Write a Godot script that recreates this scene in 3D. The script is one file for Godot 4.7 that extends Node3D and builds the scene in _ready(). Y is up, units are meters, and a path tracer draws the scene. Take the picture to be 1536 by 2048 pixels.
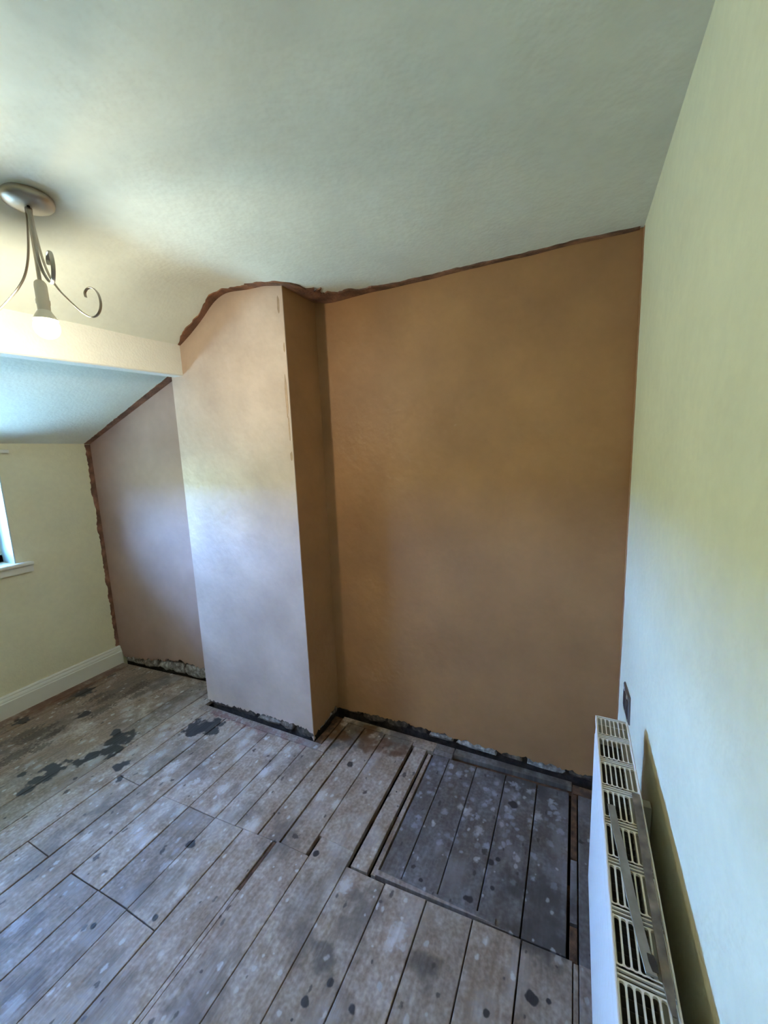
extends Node3D

const DARK := [-2.05,-1.04,0.058, -2.02,-0.97,0.049, -1.87,-0.93,0.027, -2.07,-0.91,0.036, -2.08,-0.86,0.026, -2.15,-0.79,0.048, -2.14,-0.73,0.035, -2.11,-0.67,0.023, -2.25,-0.71,0.017, -1.76,-1.25,0.061, -1.69,-1.29,0.055, -1.80,-0.88,0.019, -2.13,-1.06,0.030, -2.71,-1.20,0.052, -2.74,-0.91,0.037, -2.46,-1.07,0.030, -1.13,-0.59,0.009, -1.29,-0.50,0.009, -0.59,-0.63,0.009, -1.24,-0.80,0.016, -0.47,-0.67,0.009, -0.55,-0.69,0.007, -0.06,-0.88,0.013, -0.02,-0.89,0.007, -0.22,-1.18,0.011, -0.20,-1.20,0.007, -0.26,-1.04,0.011, -0.20,-1.10,0.008, -0.42,-1.03,0.007, -0.79,-0.96,0.010, -0.16,-0.80,0.008, -0.60,-0.59,0.005, -0.88,-1.36,0.016, -0.79,-1.51,0.007, -0.63,-1.31,0.005, -0.27,-1.04,0.010, -0.18,-1.44,0.016]
const SMUDGE := [-0.07,-1.14,0.061, -0.01,-1.15,0.046, -0.14,-1.14,0.042, -0.03,-1.03,0.058, -0.09,-1.01,0.035, 0.00,-1.02,0.034, -0.33,-0.82,0.03, -0.60,-0.72,0.034, -0.07,-1.57,0.077, -0.15,-1.57,0.070, -0.23,-1.58,0.064, -0.95,-1.55,0.1, -1.05,-1.5,0.07, -0.75,-1.58,0.08]
const WHITE := [-0.43,-0.86,0.027, -0.44,-0.83,0.015, -0.40,-0.84,0.009, -0.64,-0.91,0.021, -0.28,-1.28,0.017, -0.34,-1.34,0.019, -0.37,-1.35,0.012, -0.14,-1.23,0.012, -0.21,-1.34,0.011, -0.09,-1.43,0.018, -0.25,-1.39,0.009, -0.83,-1.16,0.020, -0.59,-0.73,0.007, -0.00,-0.99,0.011, -0.19,-0.95,0.009, -0.53,-0.63,0.006, -0.85,-0.84,0.006, -1.64,-1.02,0.031, -1.60,-0.96,0.019, -1.12,-0.68,0.015, -1.25,-0.71,0.016, -1.23,-0.73,0.014, -1.29,-0.31,0.024, -1.51,-0.40,0.024, -1.08,-0.95,0.029, -1.63,-0.66,0.017, -1.74,-0.86,0.017, -1.32,-1.03,0.025, -1.31,-0.46,0.008, -1.03,-0.54,0.008, -0.97,-0.56,0.005, -2.02,-1.08,0.027, -2.01,-1.04,0.016, -1.22,-1.17,0.024, -0.91,-1.17,0.024, -1.72,-0.95,0.011, -1.46,-1.01,0.015, -1.43,-0.42,0.008, -1.47,-0.76,0.010]

const XR := 0.18        # right wall
const XL := -2.86       # window wall
const ZB := -1.655      # plaster face of the back wall
const ZC := -1.42       # chimney breast face
const CX0 := -1.863     # chimney breast sides
const CX1 := -1.126
const ZF := 1.65        # wall behind the camera
const HC := 2.098       # flat ceiling
const BULB := Vector3(-1.31, 1.772, -0.635)

var rng := RandomNumberGenerator.new()
var rough := FastNoiseLite.new()
var M := {}

# ---------------------------------------------------------------- helpers
func mb() -> SurfaceTool:
	var st := SurfaceTool.new()
	st.begin(Mesh.PRIMITIVE_TRIANGLES)
	return st

func tri(st: SurfaceTool, a: Vector3, b: Vector3, c: Vector3, n: Vector3, na = null, nb = null, nc = null) -> void:
	var flip: bool = (b - a).cross(c - a).dot(n) > 0.0
	var p = [a, b, c]
	var m = [na if na != null else n, nb if nb != null else n, nc if nc != null else n]
	for i in ([0, 2, 1] if flip else [0, 1, 2]):
		st.set_normal(m[i])
		st.set_uv(floor_uv(p[i]))
		st.add_vertex(p[i])

func floor_uv(p: Vector3) -> Vector2:
	return Vector2((p.x + 2.95) / 3.2, (p.z + 1.72) / 1.92)

func quad(st: SurfaceTool, a: Vector3, b: Vector3, c: Vector3, d: Vector3, n: Vector3) -> void:
	tri(st, a, b, c, n)
	tri(st, a, c, d, n)

# a quad whose normal comes from its own corners, turned to look along «towards»
func face(st: SurfaceTool, a: Vector3, b: Vector3, c: Vector3, d: Vector3, towards: Vector3) -> void:
	var n := (c - a).cross(d - b).normalized()
	if n.dot(towards) < 0.0:
		n = -n
	quad(st, a, b, c, d, n)

func box(st: SurfaceTool, lo: Vector3, hi: Vector3, bevel := 0.0) -> void:
	hexa(st, [Vector3(lo.x, lo.y, lo.z), Vector3(hi.x, lo.y, lo.z), Vector3(hi.x, lo.y, hi.z), Vector3(lo.x, lo.y, hi.z),
		Vector3(lo.x, hi.y, lo.z), Vector3(hi.x, hi.y, lo.z), Vector3(hi.x, hi.y, hi.z), Vector3(lo.x, hi.y, hi.z)], bevel)

# eight corners (bottom ring then top ring); bevel chamfers the top ring
func hexa(st: SurfaceTool, p: Array, bevel := 0.0) -> void:
	var mid := Vector3.ZERO
	for v in p:
		mid += v / 8.0
	var top := [p[4], p[5], p[6], p[7]]
	if bevel > 0.0:
		var c: Vector3 = (p[4] + p[5] + p[6] + p[7]) / 4.0
		var up: Vector3 = (c - (p[0] + p[1] + p[2] + p[3]) / 4.0).normalized()
		var inner := []
		var shoulder := []
		for i in 4:
			var e1: Vector3 = (p[4 + (i + 1) % 4] - p[4 + i]).normalized()
			var e2: Vector3 = (p[4 + (i + 3) % 4] - p[4 + i]).normalized()
			inner.append(p[4 + i] + (e1 + e2) * bevel)
			shoulder.append(p[4 + i] - up * bevel)
		face(st, inner[0], inner[1], inner[2], inner[3], up)
		for i in 4:
			var j := (i + 1) % 4
			face(st, shoulder[i], shoulder[j], inner[j], inner[i], (inner[i] + inner[j]) / 2.0 - mid + up * 0.001)
		top = shoulder
	else:
		face(st, top[0], top[1], top[2], top[3], top[0] + top[2] - mid * 2.0)
	face(st, p[0], p[1], p[2], p[3], p[0] + p[2] - mid * 2.0)
	for i in 4:
		var j := (i + 1) % 4
		face(st, p[i], p[j], top[j], top[i], (p[i] + top[j]) / 2.0 - mid)

# extrude a convex-or-simple outline (list of Vector2) along an axis: place(u, v, w) gives the point
func prism(st: SurfaceTool, outline: PackedVector2Array, w0: float, w1: float, place: Callable) -> void:
	var ids := Geometry2D.triangulate_polygon(outline)
	var cen := Vector2.ZERO
	for q in outline:
		cen += q / outline.size()
	var area := 0.0
	for i in outline.size():
		area += outline[i].cross(outline[(i + 1) % outline.size()])
	for w in [w0, w1]:
		var n: Vector3 = (place.call(cen.x, cen.y, w) - place.call(cen.x, cen.y, w1 if w == w0 else w0)).normalized()
		for k in range(0, ids.size(), 3):
			tri(st, place.call(outline[ids[k]].x, outline[ids[k]].y, w), place.call(outline[ids[k + 1]].x, outline[ids[k + 1]].y, w), place.call(outline[ids[k + 2]].x, outline[ids[k + 2]].y, w), n)
	for i in outline.size():
		var a := outline[i]
		var b := outline[(i + 1) % outline.size()]
		var e := b - a
		var o := Vector2(e.y, -e.x) * (1.0 if area > 0.0 else -1.0)
		var q0: Vector3 = place.call(a.x, a.y, w0)
		face(st, q0, place.call(b.x, b.y, w0), place.call(b.x, b.y, w1), place.call(a.x, a.y, w1), place.call(a.x + o.x, a.y + o.y, w0) - q0)

func lathe(st: SurfaceTool, profile: Array, sides: int, at: Vector3) -> void:
	# profile: Vector2(radius, y), smooth normals
	var nrm := []
	for i in profile.size():
		var t: Vector2 = profile[mini(i + 1, profile.size() - 1)] - profile[maxi(i - 1, 0)]
		nrm.append(Vector2(t.y, -t.x).normalized())
	var sgn := 0.0
	for i in profile.size():
		sgn += nrm[i].x
	if sgn < 0.0:
		for i in nrm.size():
			nrm[i] = -nrm[i]
	for i in profile.size() - 1:
		for s in sides:
			var a0 := TAU * s / sides
			var a1 := TAU * (s + 1) / sides
			var d0 := Vector3(cos(a0), 0, sin(a0))
			var d1 := Vector3(cos(a1), 0, sin(a1))
			var P: Vector2 = profile[i]
			var Q: Vector2 = profile[i + 1]
			var up := Vector3.UP
			var n00: Vector3 = d0 * nrm[i].x + up * nrm[i].y
			var n10: Vector3 = d1 * nrm[i].x + up * nrm[i].y
			var n01: Vector3 = d0 * nrm[i + 1].x + up * nrm[i + 1].y
			var n11: Vector3 = d1 * nrm[i + 1].x + up * nrm[i + 1].y
			var a := at + d0 * P.x + up * P.y
			var b := at + d1 * P.x + up * P.y
			var c := at + d1 * Q.x + up * Q.y
			var d := at + d0 * Q.x + up * Q.y
			var n := (n00 + n11).normalized()
			if P.x > 0.00001:
				tri(st, a, b, c, n, n00, n10, n11)
			if Q.x > 0.00001:
				tri(st, a, c, d, n, n00, n11, n01)

# sweep an ellipse (half-width along «side», half-thickness across) along a path in a plane
func strap(st: SurfaceTool, path: Array, side: Vector3, hw: float, ht: float, around := 10) -> void:
	var rings := []
	var norms := []
	for i in path.size():
		var t: Vector3 = (path[mini(i + 1, path.size() - 1)] - path[maxi(i - 1, 0)]).normalized()
		var b := t.cross(side).normalized()
		var r := []
		var n := []
		for k in around:
			var a := TAU * k / around
			r.append(path[i] + side * cos(a) * hw + b * sin(a) * ht)
			n.append((side * cos(a) / hw + b * sin(a) / ht).normalized())
		rings.append(r)
		norms.append(n)
	for i in path.size() - 1:
		for k in around:
			var j := (k + 1) % around
			var n: Vector3 = (norms[i][k] + norms[i + 1][j]).normalized()
			tri(st, rings[i][k], rings[i][j], rings[i + 1][j], n, norms[i][k], norms[i][j], norms[i + 1][j])
			tri(st, rings[i][k], rings[i + 1][j], rings[i + 1][k], n, norms[i][k], norms[i + 1][j], norms[i + 1][k])
	for e in [0, path.size() - 1]:
		var out: Vector3 = path[e] - path[1 if e == 0 else e - 1]
		for k in range(1, around - 1):
			tri(st, rings[e][0], rings[e][k], rings[e][k + 1], out.normalized())

func obj(called: String, st: SurfaceTool, m: Material, parent: Node3D = self) -> MeshInstance3D:
	var o := MeshInstance3D.new()
	o.name = numbered(called, parent)
	o.mesh = st.commit()
	o.mesh.surface_set_material(0, m)
	o.cast_shadow = GeometryInstance3D.SHADOW_CASTING_SETTING_ON
	parent.add_child(o, true)
	return o

var used := {}
func numbered(called: String, parent: Node) -> String:
	var key := str(parent.get_instance_id()) + called
	var n: int = used.get(key, 0)
	used[key] = n + 1
	return called if n == 0 else "%s_%03d" % [called, n]

func tag(o: Node, label: String, category: String, kind := "", group := "") -> void:
	o.set_meta("label", label)
	o.set_meta("category", category)
	if kind != "":
		o.set_meta("kind", kind)
	if group != "":
		o.set_meta("group", group)

func root_at(called: String, at: Vector3) -> Node3D:
	var o := Node3D.new()
	o.name = called
	o.position = at
	add_child(o, true)
	return o

# ---------------------------------------------------------------- materials
func noise(seed_: int, freq: float, oct := 4, type := FastNoiseLite.TYPE_SIMPLEX_SMOOTH) -> FastNoiseLite:
	var n := FastNoiseLite.new()
	n.seed = seed_
	n.noise_type = type
	n.frequency = freq
	n.fractal_type = FastNoiseLite.FRACTAL_FBM
	n.fractal_octaves = oct
	return n

func bytes(n: FastNoiseLite, w: int, h: int, seamless := true) -> PackedByteArray:
	var im: Image = n.get_seamless_image(w, h) if seamless else n.get_image(w, h)
	im.convert(Image.FORMAT_L8)
	return im.get_data()

func bump_map(n: FastNoiseLite, size: int, strength: float) -> ImageTexture:
	var im: Image = n.get_seamless_image(size, size)
	im.convert(Image.FORMAT_RGBA8)
	im.bump_map_to_normal_map(strength)
	return ImageTexture.create_from_image(im)

# mottled colour: big soft patches and fine grain over a base
func mottle(base: Color, seed_: int, size: int, soft: float, fine: float, tint := Color(1, 1, 1), freq := 0.006) -> ImageTexture:
	var a := bytes(noise(seed_, freq, 5), size, size)
	var b := bytes(noise(seed_ + 7, 0.05, 3), size, size)
	var out := PackedByteArray()
	out.resize(size * size * 3)
	for i in size * size:
		var s := (a[i] / 255.0 - 0.5) * 2.0
		var k := 1.0 + s * soft + (b[i] / 255.0 - 0.5) * fine
		var w := clampf(0.5 + s * 0.5, 0.0, 1.0)
		out[i * 3] = int(clampf(base.r * k * lerpf(tint.r, 1.0, w), 0, 1) * 255.0)
		out[i * 3 + 1] = int(clampf(base.g * k * lerpf(tint.g, 1.0, w), 0, 1) * 255.0)
		out[i * 3 + 2] = int(clampf(base.b * k * lerpf(tint.b, 1.0, w), 0, 1) * 255.0)
	return ImageTexture.create_from_image(Image.create_from_data(size, size, false, Image.FORMAT_RGB8, out))

func world_mat(tex: Texture2D, rough_: float, per_metre: float, nmap: Texture2D = null, nscale := 0.3) -> StandardMaterial3D:
	var m := StandardMaterial3D.new()
	m.albedo_texture = tex
	m.roughness = rough_
	m.uv1_triplanar = true
	m.uv1_world_triplanar = true
	m.uv1_scale = Vector3.ONE * per_metre
	if nmap:
		m.normal_enabled = true
		m.normal_texture = nmap
		m.normal_scale = nscale
	return m

func plain(c: Color, rough_ := 0.6, metal := 0.0) -> StandardMaterial3D:
	var m := StandardMaterial3D.new()
	m.albedo_color = c
	m.roughness = rough_
	m.metallic = metal
	return m

func splat(data: PackedByteArray, w: int, h: int, cx: float, cz: float, r: float, col: Color, alpha: float, soft: float, n: PackedByteArray, stretch := 1.0) -> void:
	var px := (cx + 2.95) / 3.2 * w
	var pz := (cz + 1.72) / 1.92 * h
	var pr := r * w / 3.2
	var e := pr * (1.5 + soft)
	for y in range(maxi(0, int(pz - e * stretch)), mini(h, int(pz + e * stretch) + 1)):
		for x in range(maxi(0, int(px - e)), mini(w, int(px + e) + 1)):
			var i := y * w + x
			var dx := (x - px) / pr
			var dy := (y - pz) / pr / stretch
			var d := sqrt(dx * dx + dy * dy) + (n[i] / 255.0 - 0.5) * 1.5
			var a := alpha * smoothstep(1.0 + soft * 0.5, 1.0 - soft * 0.5, d)
			if a > 0.003:
				data[i * 3] = int(lerpf(data[i * 3], col.r * 255.0, a))
				data[i * 3 + 1] = int(lerpf(data[i * 3 + 1], col.g * 255.0, a))
				data[i * 3 + 2] = int(lerpf(data[i * 3 + 2], col.b * 255.0, a))

func floor_texture() -> Array:
	var w := 1600
	var h := 960
	# long streaks of grain along the boards (z)
	var gi: Image = noise(11, 0.11, 4).get_image(w, 96)
	gi.resize(w, h, Image.INTERPOLATE_CUBIC)
	gi.convert(Image.FORMAT_L8)
	var g := gi.get_data()
	var si: Image = noise(23, 0.05, 5).get_image(w, 320)
	si.resize(w, h, Image.INTERPOLATE_CUBIC)
	si.convert(Image.FORMAT_L8)
	var s := si.get_data()
	var m := bytes(noise(31, 0.007, 5), w, h, false)
	var f := bytes(noise(41, 0.12, 4), w, h, false)
	var q := bytes(noise(53, 0.03, 4), w, h, false)
	var data := PackedByteArray()
	data.resize(w * h * 3)
	for y in h:
		var z := y / float(h) * 1.92 - 1.72
		for x in w:
			var i := y * w + x
			var xx := x / float(w) * 3.2 - 2.95
			var gv := g[i] / 255.0
			var sv := s[i] / 255.0
			var mv := m[i] / 255.0
			var fv := f[i] / 255.0
			var qv := q[i] / 255.0
			# worn paint film over bare brown wood
			var left := smoothstep(-1.95, -2.75, xx + (mv - 0.5) * 0.8)
			var hatch := 1.0 if xx > -0.56 and z < -1.0 else 0.0
			var film := clampf(0.56 + (mv - 0.5) * 0.9 + (sv - 0.5) * 0.55 + (qv - 0.5) * 0.75 + (fv - 0.5) * 0.3 - left * 0.7 - hatch * 0.1, 0.0, 1.0)
			var k := 0.93 + (gv - 0.5) * 0.14 + (fv - 0.5) * 0.26
			var r := lerpf(0.575, 0.735, film) * k
			var gg := lerpf(0.49, 0.68, film) * k
			var b := lerpf(0.415, 0.635, film) * k
			var dim := 1.0 - hatch * 0.22
			data[i * 3] = int(clampf(r * (dim - hatch * 0.04), 0, 1) * 255.0)
			data[i * 3 + 1] = int(clampf(gg * dim, 0, 1) * 255.0)
			data[i * 3 + 2] = int(clampf(b * (dim + hatch * 0.05), 0, 1) * 255.0)
	var r2 := RandomNumberGenerator.new()
	r2.seed = 77
	# soft grime, then pale paint blots, then hard dark stains
	for i in range(0, SMUDGE.size(), 3):
		splat(data, w, h, SMUDGE[i], SMUDGE[i + 1], SMUDGE[i + 2], Color(0.27, 0.255, 0.24), 0.55, 1.3, q)
	for i in 90:
		splat(data, w, h, r2.randf_range(-2.8, 0.1), r2.randf_range(-1.55, 0.1), r2.randf_range(0.02, 0.07), Color(0.36, 0.33, 0.31), 0.35, 1.3, q, r2.randf_range(1.0, 2.5))
	for i in 130:
		splat(data, w, h, r2.randf_range(-2.4, 0.1), r2.randf_range(-1.55, 0.1), r2.randf_range(0.008, 0.035), Color(0.72, 0.70, 0.70), 0.35, 1.2, f, r2.randf_range(1.0, 3.0))
	for i in 520:
		splat(data, w, h, r2.randf_range(-2.75, 0.1), r2.randf_range(-1.58, 0.1), r2.randf_range(0.0025, 0.007), Color(0.80, 0.79, 0.78), 0.75, 0.7, f, r2.randf_range(0.8, 1.8))
	for i in 150:
		var hx := r2.randf_range(-0.55, 0.02)
		var hz := -1.56 + absf(r2.randfn(0.0, 0.22))
		splat(data, w, h, hx, hz, r2.randf_range(0.004, 0.013), Color(0.70, 0.71, 0.74), r2.randf_range(0.35, 0.75), 0.8, f)
	for i in 60:
		splat(data, w, h, r2.randf_range(-2.3, -1.2), r2.randf_range(-1.36, -0.7), r2.randf_range(0.006, 0.02), Color(0.78, 0.78, 0.79), 0.5, 0.9, f, 1.6)
	for i in range(0, WHITE.size(), 3):
		splat(data, w, h, WHITE[i], WHITE[i + 1], WHITE[i + 2] * 0.85, Color(0.84, 0.83, 0.83), 0.62, 1.0, f, 1.3)
	for i in 40:
		splat(data, w, h, r2.randf_range(-2.75, 0.1), r2.randf_range(-1.5, 0.1), r2.randf_range(0.004, 0.01), Color(0.19, 0.16, 0.14), 0.7, 0.5, f, 1.3)
	for i in 260:
		splat(data, w, h, r2.randf_range(-2.75, 0.1), r2.randf_range(-1.58, 0.1), r2.randf_range(0.002, 0.005), Color(0.2, 0.18, 0.17), 0.6, 0.7, f, r2.randf_range(0.8, 3.0))
	for i in 26:
		splat(data, w, h, r2.randf_range(-2.8, -2.35), r2.randf_range(-1.5, -0.5), r2.randf_range(0.01, 0.035), Color(0.24, 0.20, 0.15), 0.55, 0.7, f, 2.2)
	for i in range(0, DARK.size(), 3):
		splat(data, w, h, DARK[i], DARK[i + 1], DARK[i + 2], Color(0.14, 0.135, 0.14), 0.9, 0.35, q, 1.0)
	# brick-red plaster crumbs in front of the chimney breast and by the skirting
	for i in 40:
		splat(data, w, h, r2.randf_range(-1.85, -1.15), r2.randf_range(-1.40, -1.36), r2.randf_range(0.006, 0.02), Color(0.55, 0.40, 0.37), 0.5, 0.9, f)
	for i in 30:
		splat(data, w, h, r2.randf_range(-2.85, -2.74), r2.randf_range(-1.5, -0.3), r2.randf_range(0.02, 0.05), Color(0.42, 0.28, 0.20), 0.5, 1.0, q, 2.0)
	for i in 22:
		splat(data, w, h, r2.randf_range(-1.12, -0.7), r2.randf_range(-1.60, -1.48), r2.randf_range(0.01, 0.04), Color(0.35, 0.22, 0.12), 0.55, 1.0, q)
	var im := Image.create_from_data(w, h, false, Image.FORMAT_RGB8, data)
	im.generate_mipmaps()
	var nm: Image = gi.duplicate()
	nm.convert(Image.FORMAT_RGBA8)
	nm.bump_map_to_normal_map(1.5)
	return [ImageTexture.create_from_image(im), ImageTexture.create_from_image(nm)]

func materials() -> void:
	var grit := bump_map(noise(3, 0.06, 4), 512, 4.0)
	var fine := bump_map(noise(4, 0.14, 3), 512, 3.0)
	M.cream = world_mat(mottle(Color(0.905, 0.885, 0.765), 101, 512, 0.02, 0.03), 0.62, 0.9, fine, 0.12)
	M.white_paint = world_mat(mottle(Color(0.91, 0.93, 0.89), 102, 512, 0.02, 0.03), 0.75, 0.7, fine, 0.12)
	M.beam = world_mat(mottle(Color(0.93, 0.925, 0.90), 103, 256, 0.02, 0.02), 0.6, 1.0, fine, 0.2)
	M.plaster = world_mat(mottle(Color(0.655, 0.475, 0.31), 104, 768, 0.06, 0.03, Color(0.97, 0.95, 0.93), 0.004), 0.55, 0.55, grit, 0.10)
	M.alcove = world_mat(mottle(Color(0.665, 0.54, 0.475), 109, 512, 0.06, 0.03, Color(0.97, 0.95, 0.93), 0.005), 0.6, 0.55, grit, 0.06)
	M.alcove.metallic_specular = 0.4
	M.chimney = world_mat(mottle(Color(0.78, 0.68, 0.605), 105, 768, 0.06, 0.03, Color(0.97, 0.95, 0.94), 0.005), 0.45, 0.6, grit, 0.12)
	M.wet = world_mat(mottle(Color(0.52, 0.36, 0.27), 106, 256, 0.25, 0.12, Color(0.8, 0.78, 0.75), 0.02), 0.7, 2.0, grit, 0.8)
	M.scar = world_mat(mottle(Color(0.66, 0.54, 0.43), 108, 128, 0.2, 0.15), 0.7, 3.0, grit, 0.5)
	M.mortar = world_mat(mottle(Color(0.22, 0.19, 0.17), 107, 256, 0.4, 0.3, Color(0.7, 0.7, 0.7), 0.03), 0.95, 2.5, grit, 1.0)
	M.brick = []
	for c in [Color(0.64, 0.61, 0.58), Color(0.50, 0.45, 0.41), Color(0.72, 0.70, 0.68), Color(0.36, 0.32, 0.29)]:
		M.brick.append(world_mat(mottle(c, 110 + M.brick.size(), 256, 0.3, 0.3, Color(0.7, 0.68, 0.66), 0.03), 0.95, 4.0, grit, 1.0))
	M.void_dark = plain(Color(0.10, 0.085, 0.075), 1.0)
	M.trim = plain(Color(0.90, 0.90, 0.86), 0.4)
	M.upvc = plain(Color(0.78, 0.86, 0.88), 0.35)
	M.rad = plain(Color(0.93, 0.93, 0.90), 0.35)
	M.rad_in = plain(Color(0.42, 0.42, 0.40), 0.8)
	M.nickel = plain(Color(0.72, 0.69, 0.64), 0.34, 0.9)
	M.holder = plain(Color(0.92, 0.89, 0.83), 0.5)
	var t := floor_texture()
	M.floor = []
	for c in [Color(1, 1, 1), Color(0.93, 0.92, 0.91), Color(1.0, 0.99, 0.99), Color(0.88, 0.88, 0.9), Color(0.97, 0.95, 0.93)]:
		var fm := plain(c, 0.62)
		fm.albedo_texture = t[0]
		fm.normal_enabled = true
		fm.normal_texture = t[1]
		fm.normal_scale = 0.5
		M.floor.append(fm)
	M.raw_wood = world_mat(mottle(Color(0.36, 0.25, 0.17), 120, 256, 0.3, 0.2, Color(0.8, 0.8, 0.8), 0.03), 0.8, 3.0, grit, 0.5)

# ---------------------------------------------------------------- room
func ceiling_y(x: float, z: float) -> float:
	# flat, then a soft fold into the slope that runs down to the beam
	var fold := -1.30 - 0.20 * clampf((-0.65 - z) / 0.65, -0.5, 1.0)
	var d := fold - x
	var slope := 0.0
	if d > -0.07:
		slope = (d + 0.07) * (d + 0.07) / 0.28 if d < 0.07 else d
	var beam_y := 1.972 - 0.03 * clampf((z + 1.42) / 0.71, 0.0, 2.0)
	var run: float = maxf(fold + 1.76, 0.2)
	var y: float = HC - slope * (HC - beam_y) / run
	# old lath ceiling heaves a little where the chimney breast comes through
	var near := smoothstep(-0.95, -1.42, z)
	y += 0.045 * near * exp(-pow((x + 1.43) / 0.16, 2.0))
	y += 0.022 * near * exp(-pow((x + 1.22) / 0.10, 2.0))
	y += 0.004 * rough.get_noise_2d(x * 160.0, z * 160.0)
	return y

func build_ceiling() -> void:
	var st := mb()
	var xs := []
	var x := XR + 0.2
	while x > -1.86:
		xs.append(x)
		x -= 0.04
	xs.append(-1.86)
	var zs := []
	var z := -1.85
	while z < ZF + 0.15:
		zs.append(z)
		z += 0.06
	var nrm := func(px: float, pz: float) -> Vector3:
		var e := 0.03
		return Vector3(ceiling_y(px + e, pz) - ceiling_y(px - e, pz), -2.0 * e, ceiling_y(px, pz + e) - ceiling_y(px, pz - e)).normalized()
	for i in xs.size() - 1:
		for j in zs.size() - 1:
			var a := Vector3(xs[i], ceiling_y(xs[i], zs[j]), zs[j])
			var b := Vector3(xs[i + 1], ceiling_y(xs[i + 1], zs[j]), zs[j])
			var c := Vector3(xs[i + 1], ceiling_y(xs[i + 1], zs[j + 1]), zs[j + 1])
			var d := Vector3(xs[i], ceiling_y(xs[i], zs[j + 1]), zs[j + 1])
			var na: Vector3 = nrm.call(a.x, a.z)
			var nb: Vector3 = nrm.call(b.x, b.z)
			var nc: Vector3 = nrm.call(c.x, c.z)
			var nd: Vector3 = nrm.call(d.x, d.z)
			tri(st, a, b, c, Vector3.DOWN, na, nb, nc)
			tri(st, a, c, d, Vector3.DOWN, na, nc, nd)
	box(st, Vector3(-1.86, 2.22, -1.85), Vector3(XR + 0.2, 2.36, ZF + 0.2))
	var c1 := obj("ceiling", st, M.white_paint)
	tag(c1, "white painted ceiling, flat with a soft fold into a slope toward the beam", "ceiling", "structure")
	# wet plaster lapped on to the ceiling along the new walls
	ribbon_on_ceiling(c1)
	# beam (purlin)
	st = mb()
	var bm := func(u: float, v: float, w: float) -> Vector3:
		return Vector3(u, v - 0.042 * (w + 1.42) * (1.0 if v < 1.9 else 0.3), w)
	var o := PackedVector2Array([Vector2(-1.779, 2.2), Vector2(-1.779, 1.822), Vector2(-1.783, 1.817), Vector2(-1.844, 1.817), Vector2(-1.848, 1.822), Vector2(-1.848, 2.2)])
	prism(st, o, ZC, ZF, bm)
	var b1 := obj("ceiling_beam", st, M.beam)
	tag(b1, "cream painted boxed beam running across the slope and ending at the chimney breast", "beam", "structure")
	# lower slope over the eaves
	st = mb()
	var lo := func(u: float, v: float, w: float) -> Vector3:
		return Vector3(u, v, w)
	var e := PackedVector2Array()
	e.append(Vector2(-1.80, eaves_y(-1.80)))
	e.append(Vector2(-3.3, eaves_y(-3.3)))
	e.append(Vector2(-3.3, eaves_y(-3.3) + 0.16))
	e.append(Vector2(-1.80, eaves_y(-1.80) + 0.30))
	prism(st, e, -1.85, ZF + 0.2, lo)
	var s1 := obj("ceiling_slope", st, M.white_paint)
	tag(s1, "lower white sloping ceiling between the beam and the window wall", "ceiling", "structure")
	st = mb()
	var n := 60
	for i in n:
		if true:
			var x0 := lerpf(XL, CX0 + 0.02, i / float(n))
			var x1 := lerpf(XL, CX0 + 0.02, (i + 1) / float(n))
			var w0 := 0.034 + 0.02 * i / n + 0.006 * rough.get_noise_1d(i * 30.0)
			var w1 := 0.034 + 0.02 * (i + 1) / n + 0.006 * rough.get_noise_1d((i + 1) * 30.0)
			var z0 := alcove_z(x0)
			var z1 := alcove_z(x1)
			var a := Vector3(x0, eaves_y(x0) - 0.003, z0)
			var b := Vector3(x1, eaves_y(x1) - 0.003, z1)
			var c := Vector3(x1, eaves_y(x1) - 0.0025, z1 + w1)
			var d := Vector3(x0, eaves_y(x0) - 0.0025, z0 + w0)
			face(st, a, b, c, d, Vector3.DOWN)
			face(st, d, c, c + Vector3(0, 0.01, 0), d + Vector3(0, 0.01, 0), Vector3.BACK)
	obj("plaster_edge", st, M.wet, s1)

func eaves_y(x: float) -> float:
	return 1.53 + 0.415 * (x - XL)

func alcove_z(x: float) -> float:
	return -1.525 - 0.083 * (x - XL)

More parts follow.
